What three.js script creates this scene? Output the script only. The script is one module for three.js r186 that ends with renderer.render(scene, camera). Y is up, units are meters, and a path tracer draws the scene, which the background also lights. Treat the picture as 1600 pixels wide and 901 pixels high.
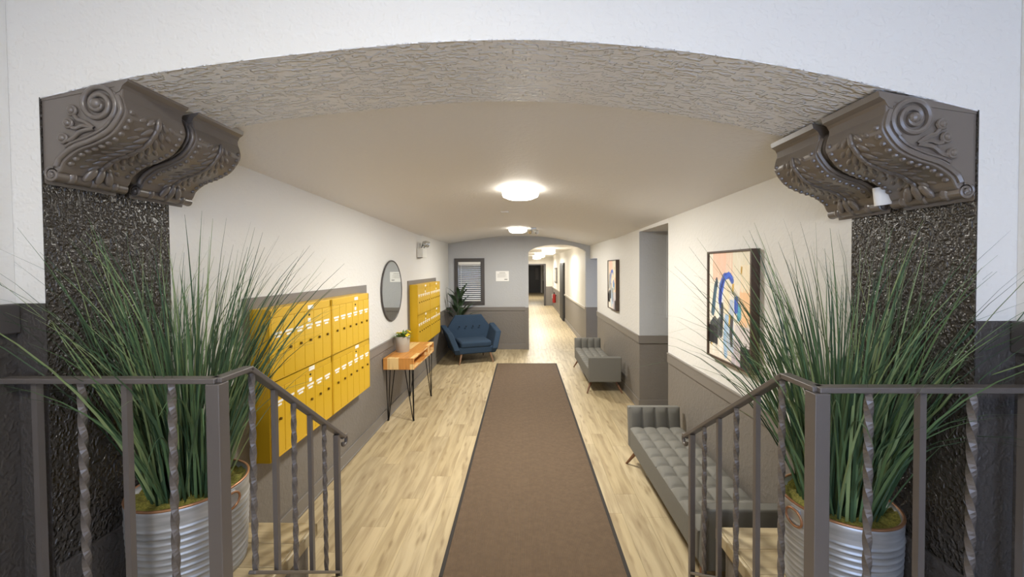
import * as THREE from 'three';
import { RoundedBoxGeometry } from 'three/addons/geometries/RoundedBoxGeometry.js';
import { RectAreaLightUniformsLib } from 'three/addons/lights/RectAreaLightUniformsLib.js';
import { mergeGeometries, mergeVertices, toCreasedNormals } from 'three/addons/utils/BufferGeometryUtils.js';

// ---------------------------------------------------------------- camera, sky, exposure
const scene = new THREE.Scene();
const camera = new THREE.PerspectiveCamera(2 * Math.atan(450.5 / 615) * 180 / Math.PI, 1600 / 901, 0.05, 100);
camera.position.set(0, 1.95, 0);
camera.rotation.order = 'YXZ';
camera.rotation.set(THREE.MathUtils.degToRad(-1.2), THREE.MathUtils.degToRad(1.6), THREE.MathUtils.degToRad(-0.45));
camera.setViewOffset(1600, 901, 0, 20, 1600, 901);
scene.background = new THREE.Color().setRGB(2.1, 2.7, 4.1);       // hazy bright sky outside the entrance door
const renderer = new THREE.WebGLRenderer();
renderer.toneMapping = THREE.LinearToneMapping;
renderer.toneMappingExposure = 1.6;
renderer.shadowMap.enabled = true;
const WARM = new THREE.Color().setRGB(1, 0.97, 0.9);
const LAMP_MAIN = 17, LAMP_SECOND = 13, LAMP_HALL = 13, LAMP_ENTRY = 10;   // candela straight down
RectAreaLightUniformsLib.init();

// ---------------------------------------------------------------- helpers
let seed = 12345;
const rnd = () => { seed = (seed * 1664525 + 1013904223) >>> 0; return seed / 4294967296; };
const rr = (a, b) => a + (b - a) * rnd();
const used = {};
function numbered(n) { if (!(n in used)) { used[n] = 0; return n; } used[n]++; return n + '_' + String(used[n]).padStart(3, '0'); }
function obj(name, geo, mat, parent) { const m = new THREE.Mesh(geo, mat); m.name = parent ? name : numbered(name); (parent || scene).add(m); return m; }
function tag(o, label, category, group, kind) { if (label) o.userData.label = label; if (category) o.userData.category = category; if (group) o.userData.group = group; if (kind) o.userData.kind = kind; return o; }
function thing(name, label, category, pos = [0, 0, 0], turn = 0, group) { const o = new THREE.Group(); o.name = numbered(name); scene.add(o); o.position.set(...pos); o.rotation.y = turn; return tag(o, label, category, group); }
function struct(name, label, geo, mat) { const o = geo ? obj(name, geo, mat) : thing(name); o.userData.kind = 'structure'; o.userData.label = label; return o; }
function uvMetres(g) {                                             // box-projected uv in metres
  g = g.index ? g.toNonIndexed() : g;
  const p = g.attributes.position, uv = new Float32Array(p.count * 2);
  const a = new THREE.Vector3(), b = new THREE.Vector3(), c = new THREE.Vector3(), n = new THREE.Vector3();
  for (let i = 0; i < p.count; i += 3) {
    a.fromBufferAttribute(p, i); b.fromBufferAttribute(p, i + 1); c.fromBufferAttribute(p, i + 2);
    n.copy(b).sub(a).cross(c.clone().sub(a)); const x = Math.abs(n.x), y = Math.abs(n.y), z = Math.abs(n.z);
    [a, b, c].forEach((v, k) => {
      const q = (i + k) * 2;
      if (y >= x && y >= z) { uv[q] = v.x; uv[q + 1] = v.z; } else if (x >= z) { uv[q] = v.z; uv[q + 1] = v.y; } else { uv[q] = v.x; uv[q + 1] = v.y; }
    });
  }
  g.setAttribute('uv', new THREE.BufferAttribute(uv, 2)); return g;
}
const box = (x0, x1, y0, y1, z0, z1) => uvMetres(new THREE.BoxGeometry(Math.abs(x1 - x0), Math.abs(y1 - y0), Math.abs(z1 - z0)).translate((x0 + x1) / 2, (y0 + y1) / 2, (z0 + z1) / 2));
const rbox = (x0, x1, y0, y1, z0, z1, r = 0.004, s = 2) => uvMetres(new RoundedBoxGeometry(Math.abs(x1 - x0), Math.abs(y1 - y0), Math.abs(z1 - z0), s, r).translate((x0 + x1) / 2, (y0 + y1) / 2, (z0 + z1) / 2));
const norm = g => { g = g.index ? g.toNonIndexed() : g; const o = new THREE.BufferGeometry(); for (const k of ['position', 'normal', 'uv']) o.setAttribute(k, g.attributes[k]); return o; };
const merge = a => mergeGeometries(a.map(norm));
function tube(pts, r, seg = 24, rs = 8, closed = false) { return new THREE.TubeGeometry(new THREE.CatmullRomCurve3(pts.map(p => p.isVector3 ? p : new THREE.Vector3(...p)), closed), seg, r, rs, closed); }
function barBetween(a, b, r0, r1, rs = 10) {                       // tapered round bar
  const A = new THREE.Vector3(...a), B = new THREE.Vector3(...b), d = B.clone().sub(A), g = new THREE.CylinderGeometry(r1, r0, d.length(), rs);
  g.applyQuaternion(new THREE.Quaternion().setFromUnitVectors(new THREE.Vector3(0, 1, 0), d.clone().normalize())); return g.translate((A.x + B.x) / 2, (A.y + B.y) / 2, (A.z + B.z) / 2);
}
function copy(o, label) { const c = o.clone(); c.name = numbered(o.name.replace(/_\d{3}$/, '')); c.userData = { ...o.userData }; if (label) c.userData.label = label; scene.add(c); return c; }

// ---------------------------------------------------------------- procedural textures
function hash(x, y, s) { let h = (x * 374761393 + y * 668265263 + s * 1442695041) | 0; h = Math.imul(h ^ (h >>> 13), 1274126177); return ((h ^ (h >>> 16)) >>> 0) / 4294967296; }
function vn(x, y, px, py, s) {
  const xi = Math.floor(x), yi = Math.floor(y), fx = x - xi, fy = y - yi, u = fx * fx * (3 - 2 * fx), v = fy * fy * (3 - 2 * fy);
  const w = (i, j) => hash(((i % px) + px) % px, ((j % py) + py) % py, s);
  return (w(xi, yi) * (1 - u) + w(xi + 1, yi) * u) * (1 - v) + (w(xi, yi + 1) * (1 - u) + w(xi + 1, yi + 1) * u) * v;
}
function fbm(u, v, fx, fy, oct, s) { let a = 0.5, t = 0, n = 0; for (let i = 0; i < oct; i++) { t += a * vn(u * fx, v * fy, fx, fy, s + i); n += a; fx *= 2; fy *= 2; a *= 0.5; } return t / n; }
const ss = (a, b, x) => { x = Math.min(1, Math.max(0, (x - a) / (b - a))); return x * x * (3 - 2 * x); };
function tex(w, h, fn, srgb, rep = 1) {
  const d = new Uint8Array(w * h * 4);
  for (let j = 0; j < h; j++) for (let i = 0; i < w; i++) { const c = fn(i / w, j / h), q = (j * w + i) * 4; for (let k = 0; k < 3; k++) d[q + k] = Math.max(0, Math.min(255, Array.isArray(c) ? c[k] : c * 255)); d[q + 3] = 255; }
  const t = new THREE.DataTexture(d, w, h, THREE.RGBAFormat); t.wrapS = t.wrapT = THREE.RepeatWrapping; t.magFilter = THREE.LinearFilter; t.minFilter = THREE.LinearMipmapLinearFilter; t.generateMipmaps = true;
  if (srgb) t.colorSpace = THREE.SRGBColorSpace; t.repeat.set(rep, rep); t.needsUpdate = true; return t;
}
const mixc = (a, b, t) => a.map((v, i) => v + (b[i] - v) * t);
// knocked-down plaster: short raised ridges on a smooth ground
const ridge = (u, v, fx, fy, s) => { const n = vn(u * fx + 1.6 * vn(u * fy, v * fx, fy, fx, s + 40), v * fy + 1.2 * vn(u * 24, v * 24, 24, 24, s + 41), fx, fy, s) * 0.65 + vn(u * fx * 2, v * fy * 2, fx * 2, fy * 2, s + 1) * 0.35; return ss(0.42, 0.8, n) * 0.85 + fbm(u, v, 90, 90, 2, s + 9) * 0.15; };
const texSoffit = tex(768, 768, (u, v) => ridge(u, v, 36, 90, 3), false, 1.0);
const texStucco = tex(768, 768, (u, v) => ridge(u, v, 60, 64, 11), false, 1.0);
const texSoft = tex(512, 512, (u, v) => ss(0.4, 0.7, fbm(u, v, 44, 44, 3, 21)) * 0.7 + fbm(u, v, 90, 90, 2, 5) * 0.3, false, 1.0);
const texBlob = tex(768, 768, (u, v) => { const n = vn(u * 96 + 2 * vn(u * 40, v * 40, 40, 40, 8), v * 64, 96, 64, 31) * 0.7 + vn(u * 180, v * 140, 180, 140, 32) * 0.3; return ss(0.25, 0.95, n); }, false, 1.2);
const texFine = tex(256, 256, (u, v) => fbm(u, v, 32, 32, 3, 77), false, 2);

const M = {};
const std = (hex, rough, o = {}) => new THREE.MeshStandardMaterial({ color: hex, roughness: rough, ...o });
M.arch = std('#e4e4e5', 0.36, { bumpMap: texSoffit, bumpScale: 0.011 });
M.white = std('#dcdad5', 0.55, { bumpMap: texStucco, bumpScale: 0.0011 });
M.whiteSoft = std('#dcdad5', 0.55, { bumpMap: texSoft, bumpScale: 0.0014 });
M.greyWall = std('#b4b5b6', 0.6, { bumpMap: texSoft, bumpScale: 0.0014 });
M.ceil = std('#e2e0dd', 0.6, { bumpMap: texSoft, bumpScale: 0.0012 });
M.wains = std('#77716a', 0.5, { bumpMap: texSoft, bumpScale: 0.0015 });
M.trim = std('#7a746d', 0.42);
M.jamb = std('#3b3733', 0.26, { bumpMap: texBlob, bumpScale: 0.007 });
M.jambLow = std('#474340', 0.36, { bumpMap: texBlob, bumpScale: 0.002 });
M.corbel = new THREE.MeshPhysicalMaterial({ color: '#6a625b', roughness: 0.3, clearcoat: 0.4, clearcoatRoughness: 0.25 });
M.iron = std('#6a6460', 0.38, { metalness: 0.25 });
M.darkTrim = std('#4a4644', 0.45);
M.black = std('#0d0d0d', 0.5);
M.bracket = std('#17181a', 0.5);
// floor planks, four boards of one oak-look vinyl
function plankTex(s) {
  const knots = []; for (let k = 0; k < 4; k++) knots.push([hash(k, s, 5) * 0.8 + 0.1, hash(k, s, 6), 0.3 + hash(k, s, 7) * 0.7]);
  return tex(192, 1024, (u, v) => {
    let wx = u + (fbm(u, v, 3, 4, 2, s) - 0.5) * 0.22, dark = 0;
    for (const [ku, kv, ks] of knots) { const du = (u - ku) * 0.18, dv = (v - kv) * 1.2, d = Math.hypot(du * 2.2, dv * 0.32); wx += 0.12 * Math.exp(-d * d / 0.0012) * Math.sign(du || 1); dark += ks * Math.exp(-(du * du / 0.00012 + dv * dv / 0.0025)); }
    const grain = vn(wx * 40, v * 5, 40, 5, s + 3) * 0.5 + vn(wx * 90, v * 14, 90, 14, s + 4) * 0.5;
    const patch = fbm(wx, v, 5, 3, 4, s + 8);
    let c = mixc([205, 192, 163], [178, 163, 136], ss(0.3, 0.8, patch));
    c = mixc(c, [148, 130, 102], ss(0.55, 0.95, grain) * ss(0.35, 0.75, patch) * 0.55);
    c = mixc(c, [216, 205, 178], ss(0.55, 0.85, fbm(wx, v, 10, 2, 3, s + 12)) * 0.4);
    return mixc(c, [112, 92, 66], Math.min(0.4, dark * 0.5));
  }, true);
}
M.plank = ['#f2ecdf', '#ede6d6', '#e8e2d5', '#f0e9dc', '#e4dccb'].map((hx, i) => std(hx, 0.42, { map: plankTex(100 + i * 17) }));
M.floorFar = std('#ece5d6', 0.42, { map: (() => { const t = plankTex(311); t.repeat.set(5, 0.8); return t; })() });
M.rug = std('#ffffff', 0.95, { map: tex(256, 256, (u, v) => { const n = fbm(u, v, 20, 20, 4, 51), r = 0.5 + 0.5 * Math.cos(u * Math.PI * 2 * 60); return mixc([86, 70, 54], [108, 89, 69], n * 0.7 + r * 0.3); }, true, 2), bumpMap: tex(256, 64, (u) => 0.5 + 0.5 * Math.cos(u * Math.PI * 2 * 40), false, 2), bumpScale: 0.0015 });
M.rugEdge = std('#2b2622', 0.8);
M.yellow = std('#dcb01c', 0.36, { metalness: 0.25 });
M.yellowDoor = std('#e2b622', 0.33, { metalness: 0.25 });
M.label = std('#f0efe9', 0.6);
M.lock = std('#6f5a22', 0.3, { metalness: 0.8 });
M.fabric = std('#6e6c65', 0.8, { bumpMap: texFine, bumpScale: 0.0004 });
M.walnut = std('#6e4a31', 0.45);
M.blue = std('#22374c', 0.88, { bumpMap: texFine, bumpScale: 0.0006 });
M.blueDark = std('#14202e', 0.9);
M.legWood = std('#8a6b52', 0.5);
M.tableWood = std('#ffffff', 0.42, { map: tex(512, 512, (u, v) => {
  const st = Math.floor(u * 14), off = hash(st, 3, 9), pc = Math.floor(v * 2 + off * 2), t = hash(st, pc % 2, 14);
  const g = vn(u * 120, v * 6 + st * 3, 120, 64, 6) * 0.6 + fbm(u, v, 12, 5, 3, 8) * 0.4;
  let c = t < 0.35 ? [224, 172, 96] : t < 0.7 ? [205, 142, 70] : [236, 200, 136]; return mixc(c, [140, 84, 36], ss(0.5, 0.95, g) * 0.6); }, true, 1) });
M.steelBlack = std('#111111', 0.4, { metalness: 0.4 });
M.concrete = std('#b9b2a2', 0.8, { bumpMap: texFine, bumpScale: 0.001 });
M.galv = std('#ffffff', 0.42, { metalness: 0.6, map: tex(256, 256, (u, v) => mixc([148, 150, 152], [206, 208, 210], fbm(u, v, 10, 24, 4, 91)), true) });
M.copper = std('#a97d5c', 0.38, { metalness: 0.7 });
M.moss = std('#ffffff', 1, { map: tex(128, 128, (u, v) => mixc([78, 80, 28], [164, 152, 72], fbm(u, v, 14, 14, 3, 33)), true, 6) });
M.grass = new THREE.MeshPhysicalMaterial({ color: '#ffffff', vertexColors: true, roughness: 0.55, side: THREE.DoubleSide });
M.leaf = std('#33482c', 0.5, { side: THREE.DoubleSide });
M.leafLight = std('#5f7c33', 0.55, { side: THREE.DoubleSide });
M.petal = std('#e8c51c', 0.6, { side: THREE.DoubleSide });
M.mirror = std('#dfe3e2', 0.02, { metalness: 1 });
M.plastic = std('#e4e2da', 0.4);
M.frame = std('#4a3a30', 0.5);
M.blind = std('#eceae4', 0.5);
M.glow = new THREE.MeshStandardMaterial({ color: '#ffffff', emissive: new THREE.Color().setRGB(1, 0.94, 0.84), emissiveIntensity: 7, roughness: 0.5 });
M.chrome = std('#c9cbca', 0.25, { metalness: 0.8 });
M.red = std('#9c1f1a', 0.35);
M.door = std('#2c2a29', 0.45);
M.hallWall = std('#cfcabf', 0.6, { bumpMap: texSoft, bumpScale: 0.0015 });
M.glass = new THREE.MeshPhysicalMaterial({ color: '#ffffff', transmission: 1, thickness: 0, roughness: 0.0, ior: 1.45 });

// ---------------------------------------------------------------- key dimensions
const XL = -1.78, XR = 1.58, ZF = -1.42, ZB = -1.94, ZE = -9.35, T = 0.15;
const archPts = [[-1.78, 2.588], [-1.42, 2.66], [-1.03, 2.707], [-0.63, 2.741], [-0.265, 2.76], [0.12, 2.754], [0.567, 2.707], [1.0, 2.628], [1.33, 2.545], [1.58, 2.478]];
const farPts = [[-1.78, 2.515], [-1.08, 2.612], [-0.675, 2.656], [-0.25, 2.677], [0.41, 2.655], [0.88, 2.588], [1.58, 2.43]];
function smoothCurve(pts) { const c = new THREE.SplineCurve(pts.map(p => new THREE.Vector2(...p))), s = c.getSpacedPoints(80); return x => { for (let i = 0; i < 80; i++) if (x <= s[i + 1].x || i === 79) { const a = s[i], b = s[i + 1]; return a.y + (b.y - a.y) * (x - a.x) / (b.x - a.x); } }; }
const archY = smoothCurve(archPts), farY = smoothCurve(farPts);
const LANDING = 0.58;

// ---------------------------------------------------------------- the setting
// a slab whose underside follows fn(x, z)
function vaultSlab(x0, x1, z0, z1, fn, top, nx = 40, nz = 12) {
  const pos = [], P = (i, j, t) => { const x = x0 + (x1 - x0) * i / nx, z = z0 + (z1 - z0) * j / nz; return [x, t ? top : fn(x, z), z]; };
  const quad = (a, b, c, d) => pos.push(...a, ...b, ...c, ...a, ...c, ...d);
  for (let i = 0; i < nx; i++) for (let j = 0; j < nz; j++) quad(P(i, j), P(i + 1, j), P(i + 1, j + 1), P(i, j + 1));
  for (let i = 0; i < nx; i++) { quad(P(i, 0, 1), P(i + 1, 0, 1), P(i + 1, 0), P(i, 0)); quad(P(i, nz), P(i + 1, nz), P(i + 1, nz, 1), P(i, nz, 1)); }
  for (let j = 0; j < nz; j++) { quad(P(0, j), P(0, j + 1), P(0, j + 1, 1), P(0, j, 1)); quad(P(nx, j, 1), P(nx, j + 1, 1), P(nx, j + 1), P(nx, j)); }
  quad(P(0, 0, 1), P(0, nz, 1), P(nx, nz, 1), P(nx, 0, 1));
  let g = new THREE.BufferGeometry(); g.setAttribute('position', new THREE.Float32BufferAttribute(pos, 3)); g.computeVertexNormals(); g = uvMetres(g); return toCreasedNormals(g, 0.5);
}
{
  // arch wall: spandrel over the opening
  const sh = new THREE.Shape(); sh.moveTo(-2.1, 3.45); sh.lineTo(-2.1, 2.588);
  for (let i = 0; i <= 60; i++) { const x = XL + (XR - XL) * i / 60; sh.lineTo(x, archY(x) + 0.004); }
  sh.lineTo(1.95, 2.482); sh.lineTo(1.95, 3.45); sh.closePath();
  const g = uvMetres(new THREE.ExtrudeGeometry(sh, { depth: ZF - ZB, bevelEnabled: false }).translate(0, 0, ZB));
  const w = struct('wall_front', 'white plastered wall with a low segmental arch over the stairs');
  obj('arch_spandrel', g, M.white, w);
  const so = new THREE.Shape(); for (let i = 0; i <= 60; i++) { const x = XL + (XR - XL) * i / 60; i ? so.lineTo(x, archY(x)) : so.moveTo(x, archY(x)); } for (let i = 60; i >= 0; i--) { const x = XL + (XR - XL) * i / 60; so.lineTo(x, archY(x) + 0.0038); }
  obj('arch_soffit', uvMetres(new THREE.ExtrudeGeometry(so, { depth: ZF - ZB, bevelEnabled: false }).translate(0, 0, ZB)), M.arch, w);
  // piers beside the opening
  for (const [s, xo, xi, yw, top] of [[-1, -2.1, XL, 1.83, 2.592], [1, 1.95, XR, 1.75, 2.482]]) {
    const xl = xi + s * 0.004;
    obj('pier', box(xo, xl, yw, top, ZF, ZB), M.white, w);
    obj('pier_base', box(xo, xl, 0, yw, ZF, ZB), M.jambLow, w);
    obj('jamb', box(xl, xi, 0, top, ZF + 0.001, ZB), M.jamb, w);
  }
}
const lobbyCeil = (x, z) => { const t = Math.min(1, Math.max(0, (ZB - z) / (6.85 + ZB))); return (archY(Math.min(XR, x)) + 0.03) * (1 - t) + farY(Math.min(1.58, x)) * t; };
struct('ceiling', 'shallow vaulted white ceiling of the lobby', vaultSlab(XL, XR, ZB, -6.85, lobbyCeil, 3.0), M.ceil);
struct('ceiling', 'far bay of the vaulted ceiling by the end wall', vaultSlab(XL, XR, -6.85, ZE, (x, z) => farY(x) + 0.014, 3.0), M.ceil);
{ // lobby floor: a slab with oak-look planks on it
  struct('floor', 'lobby floor of pale oak-look planks');
  const fl = scene.children[scene.children.length - 1];
  obj('slab', box(XL - 0.1, 3.0, -0.2, -0.008, -1.3, ZE), M.trim, fl);
  const W = 0.182, L = 1.22; const geos = {};
  for (let r = 0; r < 19; r++) {
    const x0 = XL + 0.002 + r * W; if (x0 > 1.75) break; const xe = Math.min(x0 + W - 0.0012, r * W + XL > 1.5 ? 1.9 : 9);
    let z = -1.5 + (hash(r, 2, 3)) * L; 
    while (z > ZE) {
      const za = Math.min(z, -1.5), zb = Math.max(z - L, ZE); z -= L;
      if (za - zb < 0.02) continue;
      const hidden = x0 > -0.53 && xe < 0.66 && za < -2.5 && zb > -7.9; if (hidden) continue;
      const g = new THREE.BoxGeometry(W - 0.0012, 0.008, za - zb - 0.0012).translate(x0 + W / 2, -0.004, (za + zb) / 2);
      const uv = g.attributes.uv, p = g.attributes.position; for (let i = 0; i < uv.count; i++) uv.setXY(i, (p.getX(i) - x0) / W, (za - p.getZ(i)) / L);
      obj('plank', g, M.plank[Math.floor(hash(r, Math.round(za * 100), 8) * 5)], fl);
    }
  }
  fl.userData.label = 'lobby floor of pale oak-look planks';
}
function wallX(name, label, x, side, z0, z1, ytop, split, o = {}) {  // wall whose face is at x; side = direction of its thickness
  const w = struct(name, label);
  obj('upper_wall', box(x, x + side * T, split, ytop, z0, z1), o.upper || M.whiteSoft, w);
  obj('lower_wall', box(x, x + side * T, 0, split, z0, z1), M.wains, w);
  return w;
}
wallX('wall_left', 'long white lobby wall with a grey lower half behind the mailboxes', XL, -1, ZB, ZE, 3.0, 1.0);
wallX('wall_right', 'white wall with grey lower half behind the large painting', XR, 1, ZB, -4.33, 3.0, 1.0);
wallX('wall_right', 'white wall section with the small painting beside the side passage', XR, 1, -5.402, -8.42, 3.0, 1.0);
const railB = (x, s, z0, z1) => merge([rbox(x, x - s * 0.016, 0.905, 1.0, z0, z1, 0.003), rbox(x, x - s * 0.022, 0.995, 1.012, z0, z1, 0.004)]);
struct('trim_1', 'grey chair rail along the mailbox wall', railB(XL, -1, ZB, ZE), M.trim);
struct('trim_2', 'grey chair rail under the large painting', railB(XR, 1, ZB, -4.315), M.trim);
struct('trim_3', 'grey chair rail under the small painting', railB(XR, 1, -5.375, -8.42), M.trim);
const baseB = (x, s, z0, z1) => merge([rbox(x, x - s * 0.014, 0, 0.13, z0, z1, 0.003), rbox(x, x - s * 0.02, 0, 0.022, z0, z1, 0.006)]);
struct('baseboard_left', 'grey baseboard below the mailboxes', baseB(XL, -1, -2.1, ZE), M.trim);
struct('baseboard_right', 'grey baseboard behind the long bench beside the stairs', baseB(XR, 1, -2.1, -4.315), M.trim);
struct('baseboard_right', 'grey baseboard behind the bench under the small painting', baseB(XR, 1, -5.375, -8.42), M.trim);
{ // side passage between the two right-hand sections
  const w = struct('wall_passage', 'grey return wall of the side passage with chair rail');
  obj('upper_wall', box(XR, 3.0, 1.0, 2.42, -5.40, -5.386), M.greyWall, w);
  obj('lower_wall', box(XR, 3.0, 0, 1.0, -5.40, -5.386), M.wains, w);
  obj('chair_rail', rbox(XR - 0.016, 3.0, 0.905, 1.012, -5.386, -5.370, 0.003), M.trim, w);
  obj('baseboard', rbox(XR - 0.014, 3.0, 0, 0.13, -5.386, -5.372, 0.003), M.trim, w);
  obj('conduit', rbox(1.945, 1.955, 1.25, 2.42, -5.386, -5.36, 0.003), M.greyWall, w);
  obj('near_side', box(XR + T, 3.0, 0, 2.42, -4.33, -4.33 + T), M.greyWall, w);
  obj('end_wall', box(3.0, 3.15, 0, 2.6, -4.18, -5.6), M.greyWall, w);
  struct('ceiling', 'flat ceiling of the side passage', box(XR + 0.001, 3.0, 2.421, 2.6, -4.18, -5.54), M.ceil);
  // doorway by the portal
  const d = struct('wall_doorway', 'header and recess of the doorway by the arched portal');
  obj('header', box(XR, XR + T, 2.14, 3.0, -8.42, ZE), M.whiteSoft, d);
  obj('recess_side', box(XR + T, 2.6, 0, 2.14, -8.42, -8.42 + T), M.greyWall, d);
  obj('recess_end', box(2.6, 2.75, 0, 2.3, -8.3, -9.6), M.greyWall, d);
  obj('recess_ceiling', box(XR + T, 2.6, 2.14, 2.3, -8.3, -9.6), M.ceil, d);
  struct('floor', 'floor of the doorway recess by the portal', box(3.0, 1.86, -0.2, 0, -8.3, -9.6), M.floorFar);
}
{ // end wall with the arched portal
  const w = struct('wall_end', 'grey end wall with a window and the arched portal to the corridor');
  const cut = (y0, y1, mat, n) => { // wall left of the portal with the window hole
    const X0 = XL - T, X1 = 0.05, wx0 = -1.55, wx1 = -1.0, wy0 = 1.15, wy1 = 2.09;
    const parts = [];
    if (y0 < 1.0) parts.push(box(X0, X1, y0, y1, ZE, ZE - 0.12));
    else parts.push(box(X0, wx0, y0, y1, ZE, ZE - 0.12), box(wx1, X1, y0, y1, ZE, ZE - 0.12), box(wx0, wx1, y0, wy0, ZE, ZE - 0.12), box(wx0, wx1, wy1, y1, ZE, ZE - 0.12));
    obj(n, merge(parts), mat, w);
  };
  cut(0, 1.0, M.wains, 'lower_wall'); cut(1.0, 2.95, M.greyWall, 'upper_wall');
  obj('chair_rail', rbox(XL, 0.05, 0.925, 1.012, ZE, ZE + 0.016, 0.003), M.trim, w);
  obj('baseboard', rbox(XL, 0.05, 0, 0.13, ZE, ZE + 0.014, 0.003), M.trim, w);
  const px0 = 0.05, px1 = 1.76, o0 = 0.13, o1 = 1.48;
  const pz0 = ZE - 0.12, pz1 = ZE + 0.04;
  const sh = new THREE.Shape(); sh.moveTo(px0, 2.95); sh.lineTo(px0, 1.0); sh.lineTo(o0, 1.0); sh.lineTo(o0, 2.31);
  for (let i = 0; i <= 24; i++) { const t = i / 24, x = o0 + (o1 - o0) * t; sh.lineTo(x, 2.31 + 0.175 * Math.pow(1 - Math.pow(Math.abs(2 * t - 1), 2.3), 0.75)); }
  sh.lineTo(o1, 1.0); sh.lineTo(px1, 1.0); sh.lineTo(px1, 2.95); sh.closePath();
  obj('portal_arch', uvMetres(new THREE.ExtrudeGeometry(sh, { depth: pz1 - pz0, bevelEnabled: false }).translate(0, 0, pz0)), M.greyWall, w);
  obj('portal_pier_base', box(px0, o0, 0, 1.0, pz0, pz1), M.wains, w);
  obj('portal_pier_base', box(o1, px1, 0, 1.0, pz0, pz1), M.wains, w);
  obj('wall_back', box(-2, -0.3, 0.9, 2.4, -9.9, -9.75), M.door, w);
}
{ // corridor beyond the portal
  struct('floor', 'plank floor of the corridor beyond the portal', box(-0.2, 3.0, -0.2, -0.001, ZE, -30.3), M.floorFar);
  struct('ceiling', 'flat ceiling of the corridor', box(-0.2, 1.7, 2.5, 2.7, ZE - 0.12, -30.3), M.ceil);
  const w = struct('wall_corridor', 'corridor walls with grey wainscot and pale chair rail');
  obj('upper_wall', box(1.5, 1.65, 0.96, 2.5, ZE - 0.12, -30.3), M.hallWall, w); obj('lower_wall', box(1.5, 1.65, 0, 0.93, ZE - 0.12, -30.3), M.wains, w);
  obj('chair_rail', rbox(1.47, 1.6, 0.93, 0.985, ZE - 0.12, -20, 0.004), std('#b9b3a8', 0.4), w);
  obj('baseboard', rbox(1.482, 1.5, 0, 0.12, ZE - 0.12, -20, 0.003), M.trim, w);
  obj('left_wall', box(-0.1, 0.04, 0, 2.5, ZE - 0.12, -30.3), M.hallWall, w);
  obj('cross_wall', box(1.16, 1.5, 0.97, 2.5, -20, -20.2), M.hallWall, w); obj('cross_wall_base', box(1.16, 1.5, 0, 0.97, -20, -20.2), M.wains, w);
  obj('cross_header', box(0.04, 1.16, 2.12, 2.5, -20, -20.2), M.hallWall, w);
  obj('cross_frame', merge([box(1.06, 1.16, 0, 2.12, -19.98, -20.22), box(0.04, 1.06, 2.06, 2.12, -19.98, -20.22)]), M.darkTrim, w);
  obj('end_wall', box(-0.1, 1.6, 0, 2.5, -30.3, -30.45), M.hallWall, w);
  const hd = struct('door_1', 'dark door in the corridor side wall'); obj('door_frame', rbox(1.44, 1.5, 0, 2.1, -14.15, -15.45, 0.004), M.door, hd); obj('door_leaf', rbox(1.425, 1.45, 0.01, 2.02, -14.25, -15.35, 0.004), M.black, hd);
  const ed = struct('door_2', 'dark door closing the far end of the corridor'); obj('door_frame', rbox(0.3, 1.36, 0, 2.16, -30.3, -30.22, 0.004), M.darkTrim, ed); obj('door_leaf', rbox(0.38, 1.28, 0.01, 2.1, -30.22, -30.18, 0.004), M.door, ed); obj('door_panel', rbox(0.95, 1.2, 1.0, 1.9, -30.18, -30.17, 0.002), M.darkTrim, ed);
  const sd = struct('door_3', 'dark door frame past the cross wall'); obj('door_frame', rbox(1.40, 1.5, 0, 2.05, -24.5, -25.6, 0.004), M.door, sd);
}
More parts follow.
